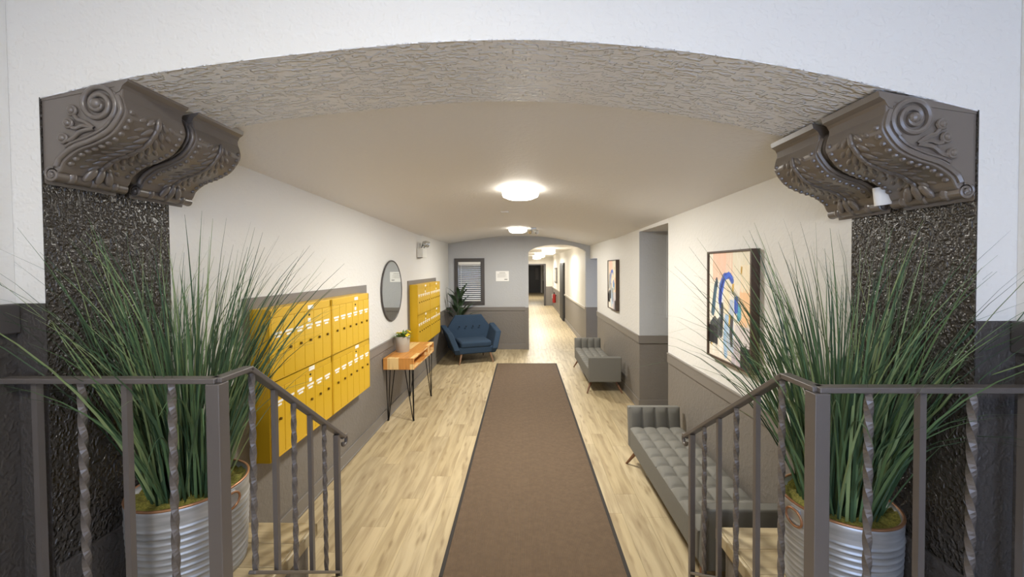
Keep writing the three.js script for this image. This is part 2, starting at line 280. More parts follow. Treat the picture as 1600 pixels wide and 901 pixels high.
{ // entrance landing behind and below the camera
  struct('floor', 'entrance landing above the steps', box(-2.1, 1.95, 0, LANDING, -1.44, 2.0), M.floorFar);
  const st = struct('stairs', 'steps from the landing down to the lobby floor');
  for (let k = 0; k < 3; k++) obj('step', rbox(-1.14, 1.02, 0, LANDING - 0.145 * (k + 1), -1.44 - 0.27 * k, -1.44 - 0.27 * (k + 1), 0.006), M.plank[k], st);
  const VL = -1.90, VR = 1.72, VT = 3.4;
  for (const [n, x, s, split, lab] of [['wall_entry_left', VL, -1, 1.83, 'entrance side wall left of the arch'], ['wall_entry_right', VR, 1, 1.75, 'entrance side wall right of the arch']]) {
    const w = struct(n, lab);
    obj('upper_wall', box(x, x + s * 0.2, split, VT, ZF + 0.001, 2.0), M.white, w);
    obj('lower_wall', box(x, x + s * 0.2, LANDING, split, ZF + 0.001, 2.0), M.jambLow, w);
    obj('molding', rbox(x, x - s * 0.02, split - 0.11, split, ZF + 0.001, 2.0, 0.005), M.darkTrim, w);
  }
  struct('ceiling', 'entrance ceiling above the landing', box(-2.1, 1.95, VT, VT + 0.15, ZF, 2.1), M.ceil);
  const b = struct('wall_entry_back', 'entrance wall around the glazed street door');
  obj('wall', merge([box(-2.1, -0.2, LANDING, VT, 1.8, 1.95), box(1.6, 1.95, LANDING, VT, 1.8, 1.95), box(-0.2, 1.6, 3.0, VT, 1.8, 1.95)]), M.white, b);
  const d = struct('door_4', 'glazed double street door with dark frame');
  const fr = []; for (const x of [-0.2, 0.66, 1.52]) fr.push(box(x, x + 0.08, LANDING, 3.0, 1.84, 1.9)); for (const y of [LANDING, 2.55, 2.94]) fr.push(box(-0.2, 1.6, y, y + 0.07, 1.84, 1.9));
  obj('door_frame', merge(fr), M.darkTrim, d);
  for (const [x0, x1] of [[-0.12, 0.66], [0.74, 1.52]]) for (const [y0, y1] of [[LANDING + 0.07, 2.55], [2.62, 2.94]]) { const p = new THREE.PlaneGeometry(x1 - x0, y1 - y0).translate((x0 + x1) / 2, (y0 + y1) / 2, 1.87); obj('pane', p, M.glass, d); }
  // jamb baseboards of the landing
  struct('baseboard_jamb_left', 'dark baseboard at the foot of the left jamb', rbox(XL, XL + 0.016, 0.56, 0.83, ZF, ZB, 0.004), M.jambLow);
  struct('baseboard_jamb_right', 'dark baseboard at the foot of the right jamb', rbox(XR, XR - 0.016, 0.56, 0.83, ZF, ZB, 0.004), M.jambLow);
}

// ---------------------------------------------------------------- lamps
function drumLamp(name, label, x, y, z, r, h, power, group) {
  const t = thing(name, label, 'ceiling lamp', [x, y, z], 0, group);
  obj('canopy', new THREE.CylinderGeometry(r * 0.8, r * 0.8, 0.02, 32).translate(0, -0.01, 0), M.plastic, t);
  obj('diffuser', new THREE.LatheGeometry([[0, -h], [r * 0.7, -h], [r * 0.95, -h + 0.02], [r, -h + 0.045], [r, -0.02], [0, -0.02]].map(p => new THREE.Vector2(...p)), 40), M.glow, t);
  const a = r * 1.6, L = new THREE.RectAreaLight(WARM, power / (a * a), a, a); L.position.set(0, -h - 0.004, 0); L.rotation.x = -Math.PI / 2; t.add(L); return t;
}
drumLamp('ceiling_lamp', 'round glowing flush ceiling lamp above the brown runner', -0.02, lobbyCeil(-0.02, -3.98), -3.98, 0.185, 0.1, LAMP_MAIN);
drumLamp('ceiling_lamp', 'round glowing flush lamp beside the twin-head spotlight near the end wall', -0.09, farY(-0.09) + 0.014, -7.45, 0.17, 0.085, LAMP_SECOND);
drumLamp('corridor_lamp', 'glowing drum lamp just inside the arched portal', 0.76, 2.5, -11.6, 0.19, 0.17, LAMP_HALL, 'corridor drum lamps');
drumLamp('corridor_lamp', 'glowing drum lamp second from the portal', 0.66, 2.5, -15.2, 0.19, 0.17, LAMP_HALL, 'corridor drum lamps');
drumLamp('corridor_lamp', 'glowing drum lamp before the cross wall', 0.66, 2.5, -18.6, 0.19, 0.17, LAMP_HALL, 'corridor drum lamps');
drumLamp('corridor_lamp', 'glowing drum lamp past the cross wall', 0.66, 2.5, -25, 0.19, 0.17, LAMP_HALL, 'corridor drum lamps');
drumLamp('entry_lamp', 'round flush lamp on the entrance ceiling', -0.5, 3.4, 0.3, 0.185, 0.1, LAMP_ENTRY);
{ // twin-head emergency spotlight on the ceiling
  const t = thing('ceiling_spotlight', 'small silver twin-head spotlight on the ceiling beside the round lamp', 'spotlight', [0.2, farY(0.2) + 0.014, -7.3]);
  obj('base', rbox(-0.05, 0.05, -0.035, 0, -0.04, 0.04, 0.006), M.chrome, t);
  for (const s of [-1, 1]) { const h = obj('head', new THREE.LatheGeometry([[0, 0], [0.022, 0.005], [0.04, 0.05], [0.04, 0.07], [0, 0.062]].map(p => new THREE.Vector2(...p)), 20).rotateX(2.0).rotateY(s * 0.5).translate(s * 0.035, -0.06, 0.01), M.chrome, t); }
  const p = thing('ceiling_plate', 'small pale rectangular cover plate on the ceiling between the lamps', 'cover plate', [-0.24, lobbyCeil(-0.24, -5.4) - 0.0, -5.4]);
  obj('plate', rbox(-0.055, 0.055, -0.018, 0.004, -0.06, 0.06, 0.004), M.ceil, p);
}
{ // emergency light on the left wall
  const t = thing('emergency_light', 'white wall emergency light with two clear lamp heads', 'emergency light', [XL, 0, -6.72]);
  obj('battery_box', rbox(0, 0.1, 2.13, 2.29, -0.14, 0.14, 0.008), M.plastic, t);
  obj('vent_strip', rbox(0.004, 0.08, 2.122, 2.132, 0.06, 0.135, 0.002), M.black, t);
  for (const z of [-0.08, 0.07]) {
    obj('bracket', barBetween([0.06, 2.29, z], [0.08, 2.35, z], 0.008, 0.008), M.black, t);
    const h = obj('lamp_head', new THREE.LatheGeometry([[0, 0], [0.03, 0.006], [0.055, 0.05], [0.055, 0.075], [0, 0.07]].map(p => new THREE.Vector2(...p)), 20).rotateZ(-1.9).rotateY(0.6).translate(0.075, 2.38, z), M.chrome, t);
  }
}

// ---------------------------------------------------------------- mailbox cabinets
function mailboxCabinet(z0, label) {                               // front faces +x; z runs away from the camera
  const t = thing('mailbox_cabinet', label, 'mailbox', [XL, 0, z0], 0, 'yellow mailbox cabinets');
  const D = 0.13, Wd = 1.66, y0 = 0.685, y1 = 1.69, half = Wd / 2;
  obj('case', rbox(0, D, y0, y1, 0, -Wd, 0.004), M.yellow, t);
  const dw = (half - 0.045) / 6;
  for (const [r, ya, yb] of [[0, y0 + 0.02, 1.155], [1, 1.215, y1 - 0.06]]) for (const c of [0, 1]) {
    const zs = -c * half - 0.022;
    const un = obj('unit_frame', merge([rbox(D, D + 0.006, yb, yb + 0.055, zs + 0.012, zs - half + 0.03, 0.002), rbox(D, D + 0.006, ya - 0.015, ya, zs + 0.012, zs - half + 0.03, 0.002), rbox(D, D + 0.006, ya - 0.015, yb + 0.055, zs + 0.015, zs, 0.002), rbox(D, D + 0.006, ya - 0.015, yb + 0.055, zs - 6 * dw, zs - half + 0.03, 0.002)]), M.yellow, t);
    obj('name_plate', rbox(D + 0.006, D + 0.008, yb + 0.012, yb + 0.042, zs - half * 0.58 + 0.04, zs - half * 0.58 - 0.04, 0.001, 1), M.label, un);
    for (let k = 0; k < 6; k++) {
      const za = zs - k * dw - 0.002, zb = zs - (k + 1) * dw + 0.002, zc = (za + zb) / 2;
      const d = obj('mailbox_door', rbox(D, D + 0.007, ya + 0.002, yb - 0.002, za, zb, 0.002), M.yellowDoor, t);
      const ly = yb - (r ? 0.115 : 0.10);
      obj('label_strip', merge([rbox(D + 0.007, D + 0.0085, ly, ly + 0.016, zc + 0.046, zc - 0.046, 0.0006, 1), rbox(D + 0.007, D + 0.0085, ly - 0.022, ly - 0.008, zc + 0.03, zc - 0.03, 0.0006, 1)]), M.label, d);
      obj('lock', new THREE.CylinderGeometry(0.010, 0.010, 0.012, 14).rotateZ(Math.PI / 2).translate(D + 0.012, ly - 0.11, zc - 0.01), M.lock, d);
      if (k === 3) { obj('master_plate', rbox(D + 0.007, D + 0.009, ly + 0.03, ly + 0.06, zc + 0.02, zc - 0.02, 0.0006, 1), M.label, d); obj('keyhole', new THREE.CylinderGeometry(0.008, 0.008, 0.004, 12).rotateZ(Math.PI / 2).translate(D + 0.009, ly + 0.085, zc), M.black, d); }
    }
  }
  return t;
}
mailboxCabinet(-2.49, 'yellow mailbox cabinet nearest the stairs, before the round mirror');
mailboxCabinet(-6.08, 'yellow mailbox cabinet between the round mirror and the blue armchair');
struct('trim_4', 'grey backing board around the mailbox cabinet nearest the stairs', rbox(XL, XL + 0.012, 1.0, 1.765, -2.44, -4.4, 0.003), M.trim);
struct('trim_5', 'grey backing board around the mailbox cabinet past the mirror', rbox(XL, XL + 0.012, 1.0, 1.755, -6.0, -7.95, 0.003), M.trim);

// ---------------------------------------------------------------- wall things
{
  const m = thing('round_mirror', 'round wall mirror with thin dark frame above the console table', 'mirror', [XL, 1.65, -5.26]);
  obj('glass', new THREE.CylinderGeometry(0.395, 0.395, 0.006, 64).rotateZ(Math.PI / 2).translate(0.016, 0, 0), M.mirror, m);
  obj('frame', new THREE.TorusGeometry(0.4, 0.011, 10, 72).rotateY(Math.PI / 2).translate(0.014, 0, 0), M.darkTrim, m);
  // window with blind
  const w = struct('window_1', 'window with dark grey frame and white slatted blind'); w.position.set(-1.275, 0, ZE);
  const fr = []; for (const s of [-1, 1]) fr.push(rbox(s * 0.275, s * 0.36, 1.065, 2.175, 0, 0.025, 0.003)); fr.push(rbox(-0.275, 0.275, 2.09, 2.175, 0, 0.025, 0.003), rbox(-0.275, 0.275, 1.065, 1.15, 0, 0.025, 0.003));
  obj('frame', merge(fr), M.darkTrim, w);
  obj('pane', new THREE.PlaneGeometry(0.55, 0.94).translate(0, 1.62, -0.1), M.glass, w);
  obj('headrail', rbox(-0.265, 0.265, 2.02, 2.09, -0.035, 0.012, 0.004), M.blind, w);
  for (let i = 0; i < 17; i++) obj('slat', new RoundedBoxGeometry(0.53, 0.0035, 0.042, 1, 0.0015).rotateX(0.5).translate(0, 1.995 - i * 0.0485, -0.012), M.blind, w);
  obj('bottom_rail', rbox(-0.265, 0.265, 1.155, 1.185, -0.03, 0.01, 0.004), M.blind, w);
  obj('cord', barBetween([-0.2, 2.02, 0.016], [-0.2, 1.3, 0.016], 0.004, 0.004), M.blind, w);
  // notice
  const cv = document.createElement('canvas'); cv.width = 256; cv.height = 200; const c = cv.getContext('2d');
  c.fillStyle = '#f4f3ef'; c.fillRect(0, 0, 256, 200); c.fillStyle = '#8b8883'; c.fillRect(70, 30, 116, 8);
  for (let i = 0; i < 6; i++) c.fillRect(28, 56 + i * 13, 150 + hash(i, 1, 1) * 50, 3);
  c.fillStyle = '#3a3836'; c.fillRect(166, 158, 60, 12);
  const nt = new THREE.CanvasTexture(cv); nt.colorSpace = THREE.SRGBColorSpace;
  const n = obj('notice', new THREE.BoxGeometry(0.31, 0.24, 0.004), std('#ffffff', 0.6, { map: nt })); n.position.set(-0.49, 1.745, ZE + 0.004); tag(n, 'white printed notice sheet on the grey end wall', 'notice');
}
function painting(label, z, x) {
  const t = thing('painting', label, 'painting', [x, 1.64, z], 0, 'abstract paintings in dark frames');
  const cv = document.createElement('canvas'); cv.width = 384; cv.height = 512; const c = cv.getContext('2d');
  let ps = 5; const pr = (a, b) => { ps = (ps * 16807) % 2147483647; return a + (b - a) * ps / 2147483647; };
  const R = (col, x0, y0, w, h) => { c.fillStyle = col; c.fillRect(x0, y0, w, h); const q = new THREE.Color(col); for (let k = 0; k < w / 3; k++) { c.strokeStyle = '#' + q.clone().offsetHSL(0, 0, pr(-0.05, 0.05)).getHexString(); c.lineWidth = pr(2, 7); c.globalAlpha = 0.6; const X = x0 + pr(0, w); c.beginPath(); c.moveTo(X, y0 + pr(-22, h * 0.4)); c.lineTo(X + pr(-5, 5), y0 + h * pr(0.6, 1) + pr(0, 24)); c.stroke(); } c.globalAlpha = 1; };
  R('#ece2d2', 0, 0, 384, 512); R('#f0c4ac', 40, 0, 130, 130); R('#e9cdb6', 170, 0, 60, 120); R('#e8dfc8', 230, 0, 154, 150); R('#f0e2c6', 300, 60, 84, 120); R('#f3c89c', 290, 180, 94, 150); R('#d7cfcf', 250, 330, 134, 100); R('#c7bdc4', 220, 400, 90, 112); R('#b9c9dc', 180, 220, 60, 240); R('#dfe6ee', 100, 140, 40, 200);
  const stroke = (col, w, pts) => { c.strokeStyle = col; c.lineWidth = w; c.lineCap = 'round'; c.lineJoin = 'round'; c.globalAlpha = 0.75; c.lineWidth = w * 0.7; c.beginPath(); pts.forEach((p, i) => i ? c.lineTo(...p) : c.moveTo(...p)); c.stroke(); c.globalAlpha = 0.55;
    const base = new THREE.Color(); if (col[0] === '#') base.set(col); for (let k = 0; k < 16 && col[0] === '#'; k++) { const q = base.clone().offsetHSL(rr(-0.02, 0.02), rr(-0.1, 0.1), rr(-0.07, 0.12)), ox = rr(-0.5, 0.5) * w, oy = rr(-0.5, 0.5) * w; c.strokeStyle = '#' + q.getHexString(); c.lineWidth = rr(1.5, 5); c.lineCap = 'butt'; c.beginPath(); pts.forEach((p, i) => { const X = p[0] + ox + rr(-3, 3), Y = p[1] + oy * 0.6 + rr(-6, 6); i ? c.lineTo(X, Y) : c.moveTo(X, Y); }); c.stroke(); } c.globalAlpha = 1; };
  const seedStart = seed; seed = 777;
  for (let i = 0; i < 60; i++) stroke(['rgba(255,250,240,0.35)', 'rgba(240,200,170,0.3)', 'rgba(200,205,215,0.3)'][i % 3], rr(4, 16), [[rr(0, 384), rr(0, 512)], [rr(0, 384), rr(0, 512)]].map((p, k, a) => k ? [a[0][0] + rr(-20, 20), a[0][1] + rr(20, 90)] : p));
  stroke('#2f4f66', 40, [[40, 300], [60, 200], [75, 150]]); stroke('#1f2c3a', 26, [[78, 128], [74, 160]]); stroke('#2b3038', 50, [[30, 360], [60, 330], [90, 400], [110, 330]]); stroke('#23262c', 34, [[130, 250], [128, 330], [120, 400]]);
  stroke('#2347a8', 42, [[112, 240], [124, 160], [160, 112], [200, 108], [226, 132]]); stroke('#2f62d0', 20, [[128, 190], [150, 130], [196, 100], [222, 118]]); stroke('#16307e', 16, [[116, 262], [120, 180], [148, 128]]);
  stroke('#3f9fb8', 34, [[282, 240], [284, 300]]); stroke('#1d3fae', 32, [[262, 210], [258, 270]]); stroke('#f1dcb8', 50, [[180, 170], [176, 280]]); stroke('#8fb4dc', 34, [[176, 300], [160, 420], [168, 490]]); stroke('#efeae2', 26, [[116, 420], [120, 490]]); stroke('#2a2528', 24, [[222, 300], [214, 380], [220, 430]]); stroke('#c9a24a', 16, [[236, 150], [232, 180]]); stroke('#c9a24a', 14, [[206, 290], [200, 340]]); stroke('#b38a2e', 10, [[306, 70], [302, 96]]); stroke('#d8b860', 12, [[20, 430], [26, 458]]);
  R('#2f2a2d', 296, 420, 88, 92); R('#2a2c31', 0, 360, 90, 90); stroke('#efe9df', 22, [[50, 460], [48, 500]]);
  seed = seedStart;
  const tx = new THREE.CanvasTexture(cv); tx.colorSpace = THREE.SRGBColorSpace;
  obj('canvas', new THREE.PlaneGeometry(0.6, 0.82).rotateY(-Math.PI / 2).translate(-0.045, 0, 0), std('#ffffff', 0.55, { map: tx, bumpMap: texFine, bumpScale: 0.0008 }), t);
  obj('backing', box(-0.043, 0, -0.41, 0.41, -0.3, 0.3), M.frame, t);
  const f = []; for (const s of [-1, 1]) f.push(rbox(-0.058, 0, -0.425, 0.425, s * 0.3, s * 0.318, 0.002), rbox(-0.058, 0, s * 0.41, s * 0.425, -0.3, 0.3, 0.002));
  obj('frame', merge(f), M.frame, t);
  return t;
}
painting('large abstract painting in a dark frame on the wall by the stairs', -2.985, XR);
painting('abstract painting in a dark frame on the wall above the far bench', -6.82, XR);

// ---------------------------------------------------------------- benches
function puff(w, l, nx, nz, amp, border) {                          // tufted cushion top in the xz plane
  const g = new THREE.PlaneGeometry(w, l, nx * 10, nz * 10).rotateX(-Math.PI / 2), p = g.attributes.position;
  for (let i = 0; i < p.count; i++) {
    const u = p.getX(i) / w + 0.5, v = p.getZ(i) / l + 0.5, a = Math.pow(Math.abs(Math.sin(Math.PI * u * nx)), 0.45), b = nz > 1 ? Math.pow(Math.abs(Math.sin(Math.PI * v * nz)), 0.45) : Math.pow(Math.sin(Math.PI * v), 0.2);
    p.setY(i, amp * Math.min(1, a * b)); }
  g.computeVertexNormals(); return g;
}
function makeBench(label) {
  const t = thing('tufted_bench', label, 'bench', [0, 0, 0], 0, 'grey tufted benches along the right wall');
  const L = 1.5, W = 0.5;
  obj('seat_base', rbox(-W / 2, W / 2, 0.18, 0.375, -L / 2, L / 2, 0.02, 3), M.fabric, t);
  obj('seat_cushion', merge([puff(W, L, 4, 10, 0.028).translate(0, 0.375, 0), new THREE.BoxGeometry(W, 0.012, L).translate(0, 0.369, 0)]), M.fabric, t);
  for (const s of [-1, 1]) {
    const a = thing('x'); scene.remove(a); delete used.x;
    const inner = puff(0.4, W, 1, 4, 0.02).rotateY(Math.PI / 2);   // plane w along z(0.4 becomes vertical)
    const g = merge([rbox(-W / 2, W / 2, 0.18, 0.57, -0.035, 0.035, 0.014, 3)]);
    const ch = new THREE.PlaneGeometry(W - 0.01, 0.36, 40, 12), p = ch.attributes.position;
    for (let i = 0; i < p.count; i++) { const u = p.getX(i) / (W - 0.01) + 0.5, v = p.getY(i) / 0.36 + 0.5; p.setZ(i, 0.022 * Math.pow(Math.abs(Math.sin(Math.PI * u * 4)), 0.45) * Math.pow(Math.max(0, Math.sin(Math.PI * v)), 0.25)); }
    ch.computeVertexNormals(); ch.translate(0, 0.385, 0.034);
    const arm = merge([g, ch]); if (s > 0) arm.rotateY(Math.PI); arm.translate(0, -0.18, 0).rotateX(s * 0.1).translate(0, 0.18, s * (L / 2 + 0.032));
    obj('arm', arm, M.fabric, t);
  }
  obj('underside', rbox(-W / 2 + 0.02, W / 2 - 0.02, 0.16, 0.185, -L / 2, L / 2, 0.004), M.black, t);
  for (const sx of [-1, 1]) for (const sz of [-1, 1]) obj('leg', barBetween([sx * 0.27, 0, sz * 0.8], [sx * 0.19, 0.17, sz * 0.7], 0.010, 0.019), M.walnut, t);
  return t;
}
const bench = makeBench('long grey tufted bench beside the stairs under the large painting'); bench.position.set(1.28, 0, -3.09);
const bench2 = copy(bench, 'grey tufted bench under the painting past the side passage'); bench2.position.set(1.245, 0, -6.86);

// ---------------------------------------------------------------- blue armchair and corner plant
{
  const t = thing('armchair', 'blue fabric tub armchair with four back buttons and wooden legs', 'armchair', [-1.08, 0, -8.28], 0.36);
  const prof = (pts, depth, bevel = 0.02) => { const s = new THREE.Shape(pts.map(p => new THREE.Vector2(...p))); return new THREE.ExtrudeGeometry(s, { depth, bevelEnabled: true, bevelSize: bevel, bevelThickness: bevel, bevelSegments: 4 }); };
  obj('seat_base', rbox(-0.36, 0.36, 0.2, 0.34, -0.34, 0.34, 0.03, 3), M.blue, t);
  obj('seat_cushion', new RoundedBoxGeometry(0.66, 0.13, 0.62, 5, 0.045).translate(0, 0.385, 0.04), M.blue, t);
  // back: trapezoid leaning away
  const back = obj('backrest', prof([[-0.44, 0.24], [0.44, 0.24], [0.46, 0.6], [0.28, 0.87], [-0.28, 0.87], [-0.46, 0.6]], 0.07, 0.03).rotateX(-0.2).translate(0, 0.02, -0.28), M.blue, t);
  for (let i = 0; i < 4; i++) obj('button', new THREE.SphereGeometry(0.018, 14, 10).scale(1, 1, 0.5).translate(-0.225 + i * 0.15, 0.68, -0.262 - (0.68 - 0.24) * 0.2 + 0.085), M.blueDark, t);
  for (const s of [-1, 1]) {
    // side profile in (z, y), sheared outward with height
    let g = prof([[-0.36, 0.22], [0.31, 0.22], [0.36, 0.30], [0.24, 0.6], [-0.36, 0.69]], 0.075, 0.022); g.rotateY(-Math.PI / 2);
    const p = g.attributes.position; for (let i = 0; i < p.count; i++) p.setX(i, p.getX(i) + 0.03 + s * (0.37 + (p.getY(i) - 0.22) * 0.36)); g.computeVertexNormals();
    obj('arm', g, M.blue, t);
  }
  for (const [x, z] of [[-0.3, 0.3], [0.3, 0.3], [-0.28, -0.3], [0.28, -0.3]]) obj('leg', barBetween([x * 1.18, 0, z * 1.18], [x, 0.21, z], 0.013, 0.024), M.legWood, t);
}
function leafGeo(len, wid, bend, seg = 8) {                        // leaf rising along +y and bending towards +z
  const pos = [], idx = [], uv = [];
  for (let i = 0; i <= seg; i++) { const s = i / seg, w = wid * Math.sin(Math.PI * Math.pow(s, 0.7)) * 0.5 + 0.001, a = bend * s, y = len * (bend ? Math.sin(a) / bend : s), z = len * (bend ? (1 - Math.cos(a)) / bend : 0); pos.push(-w, y, z + w * 0.25, 0, y, z, w, y, z + w * 0.25); uv.push(0, s, .5, s, 1, s); }
  for (let i = 0; i < seg; i++) for (let k = 0; k < 2; k++) { const a = i * 3 + k; idx.push(a, a + 1, a + 4, a, a + 4, a + 3); }
  const g = new THREE.BufferGeometry(); g.setAttribute('position', new THREE.Float32BufferAttribute(pos, 3)); g.setAttribute('uv', new THREE.Float32BufferAttribute(uv, 2)); g.setIndex(idx); g.computeVertexNormals(); return g;
}
{
  const t = thing('corner_plant', 'leafy dark green plant in a black pot behind the blue armchair', 'plant', [-1.48, 0, -9.0]);
  obj('pot', new THREE.LatheGeometry([[0, 0], [0.13, 0], [0.17, 0.5], [0.175, 0.52], [0.15, 0.52], [0.14, 0.46], [0, 0.46]].map(p => new THREE.Vector2(...p)), 28), M.black, t);
  for (let i = 0; i < 20; i++) {
    const az = i * 2.399, tilt = 0.15 + 0.65 * (i / 20), h = 0.3 + 0.52 * (1 - i / 20), len = rr(0.36, 0.52);
    const top = [Math.sin(az) * tilt * 0.2, 0.46 + h, Math.cos(az) * tilt * 0.2];
    obj('stem', barBetween([Math.sin(az) * 0.03, 0.46, Math.cos(az) * 0.03], top, 0.006, 0.004, 6), M.leaf, t);
    const g = leafGeo(len, rr(0.07, 0.11), rr(0.9, 1.6)).rotateX(tilt * 0.7).rotateY(az).translate(...top);
    // keep the leaves out of the two walls
    const p = g.attributes.position; for (let k = 0; k < p.count; k++) { p.setX(k, Math.max(p.getX(k), -0.28)); p.setZ(k, Math.max(p.getZ(k), -0.31)); } g.computeVertexNormals();
    obj('leaf', g, M.leaf, t);
  }
}

// ---------------------------------------------------------------- console table and planter
{
  const t = thing('console_table', 'small wooden console table with open shelf and black hairpin legs', 'table', [-1.572, 0, -5.43]);
  const hx = 0.195, hz = 0.55;
  obj('top', rbox(-hx, hx, 0.8, 0.82, -hz, hz, 0.003), M.tableWood, t); obj('bottom_board', rbox(-hx, hx, 0.675, 0.695, -hz, hz, 0.003), M.tableWood, t);
  for (const z of [-1, 1]) obj('side_board', rbox(-hx, hx, 0.695, 0.8, z * hz, z * (hz - 0.02), 0.003), M.tableWood, t);
  obj('back_board', rbox(-hx, -hx + 0.015, 0.695, 0.8, -hz + 0.02, hz - 0.02, 0.002), M.tableWood, t);
  obj('divider', rbox(-hx + 0.015, hx - 0.004, 0.695, 0.8, -0.17, -0.19, 0.002), M.tableWood, t);
  obj('drawer_front', rbox(hx - 0.03, hx - 0.006, 0.7, 0.796, -0.195, -0.33, 0.002), M.tableWood, t);
  for (const sx of [-1, 1]) for (const sz of [-1, 1]) {
    const fx = sx * 0.165, fz = sz * 0.48, pts = [[fx, 0.675, sz * 0.52], [fx, 0.006, fz], [fx - sx * 0.0, 0.006, fz], [fx - sx * 0.11, 0.675, sz * 0.45]];
    obj('leg', merge([barBetween([fx, 0.676, sz * 0.525], [fx, 0.008, fz + sz * 0.006], 0.006, 0.006, 8), barBetween([fx - sx * 0.015, 0.676, sz * 0.42], [fx, 0.008, fz - sz * 0.006], 0.006, 0.006, 8), barBetween([fx - sx * 0.1, 0.676, sz * 0.5], [fx - sx * 0.008, 0.008, fz], 0.006, 0.006, 8), new THREE.SphereGeometry(0.012, 10, 8).translate(fx, 0.012, fz), rbox(fx - sx * 0.12, fx + sx * 0.02, 0.67, 0.676, fz + sz * 0.05, fz - sz * 0.08, 0.001, 1)]), M.steelBlack, t);
  }
  const p = thing('planter', 'pale concrete pot with leafy green plant and yellow flowers on the console table', 'potted plant', [-1.645, 0.82, -5.3]);
  obj('pot', new THREE.LatheGeometry([[0, 0], [0.085, 0], [0.098, 0.21], [0.09, 0.21], [0.085, 0.18], [0, 0.18]].map(q => new THREE.Vector2(...q)), 30), M.concrete, p);
  for (let i = 0; i < 34; i++) { const az = i * 2.399, r = 0.05 * Math.sqrt(i / 34); obj('leaf', leafGeo(rr(0.09, 0.15), rr(0.025, 0.04), rr(0.3, 1.2)).rotateX(0.15 + 0.8 * (i / 34)).rotateY(az).translate(Math.sin(az) * r, 0.17, Math.cos(az) * r), M.leafLight, p); }
  for (let i = 0; i < 9; i++) {
    const az = 0.9 + i * 0.42, r = 0.075 + 0.02 * hash(i, 4, 4), y = 0.22 + 0.05 * hash(i, 2, 7), g = [];
    for (let k = 0; k < 5; k++) g.push(new THREE.SphereGeometry(0.013, 8, 6).scale(1, 0.45, 1).translate(0.012, 0, 0).rotateZ(0.4).rotateY(k * 1.257));
    obj('flower', merge(g).rotateX(0.6).rotateY(az).translate(Math.sin(az) * r, y, Math.cos(az) * r), M.petal, p);
  }
}

// ---------------------------------------------------------------- runner rug
{
  const t = thing('runner_rug', 'long brown ribbed runner rug with dark bound edges', 'rug', [0.06, 0, 0]);
  obj('pile', box(-0.58, 0.58, 0, 0.009, -2.42, -7.91), M.rug, t);
  for (const s of [-1, 1]) obj('edge', rbox(s * 0.58, s * 0.605, 0, 0.011, -2.42, -7.93, 0.003), M.rugEdge, t);
  obj('edge', rbox(-0.58, 0.58, 0, 0.011, -7.91, -7.93, 0.003), M.rugEdge, t);
}

// ---------------------------------------------------------------- plant platforms and railings
for (const s of [-1, 1]) {
  const xi = s < 0 ? -1.15 : 1.03, xw = s < 0 ? XL + 0.018 : XR - 0.018, side = s < 0 ? 'left' : 'right';
  const t = thing('plant_platform', s < 0 ? 'wood-capped ledge beside the steps on the mailbox side' : 'wood-capped ledge beside the steps behind the long bench', 'platform', [0, 0, 0]);
  obj('body', box(xi + s * 0.02, xw, 0, 0.53, -1.445, -2.06), M.wains, t);
  const n = 4, z0 = -1.445, z1 = -2.09;
  for (let k = 0; k < n; k++) { const a = z0 + (z1 - z0) * k / n, b = z0 + (z1 - z0) * (k + 1) / n; const g = rbox(xi, xw, 0.53, 0.565, a - 0.001, b + 0.001, 0.003); const uv = g.attributes.uv, p = g.attributes.position; for (let i = 0; i < uv.count; i++) uv.setXY(i, (p.getZ(i) - b) / 0.182, (p.getX(i) + 2) / 1.22); obj('board', g, M.plank[(k + (s > 0 ? 2 : 0)) % 5], t); }
  obj('nosing', rbox(xi, xi - s * 0.02, 0.5, 0.566, z0, z1, 0.008, 3), M.plank[1], t);
}
function bar(w, y0, y1, twist) { const g = new THREE.BoxGeometry(w, y1 - y0, w, 1, twist ? 60 : 1, 1).toNonIndexed(); const p = g.attributes.position; if (twist) for (let i = 0; i < p.count; i++) { const y = p.getY(i), e = Math.min(1, Math.max(0, ((y1 - y0) / 2 - Math.abs(y) - 0.04) / 0.02)); const a = y * 21; void e; const c = Math.cos(a), s = Math.sin(a), x = p.getX(i), z = p.getZ(i); p.setXYZ(i, x * c - z * s, y, x * s + z * c); } g.computeVertexNormals(); return g.translate(0, (y0 + y1) / 2, 0); }
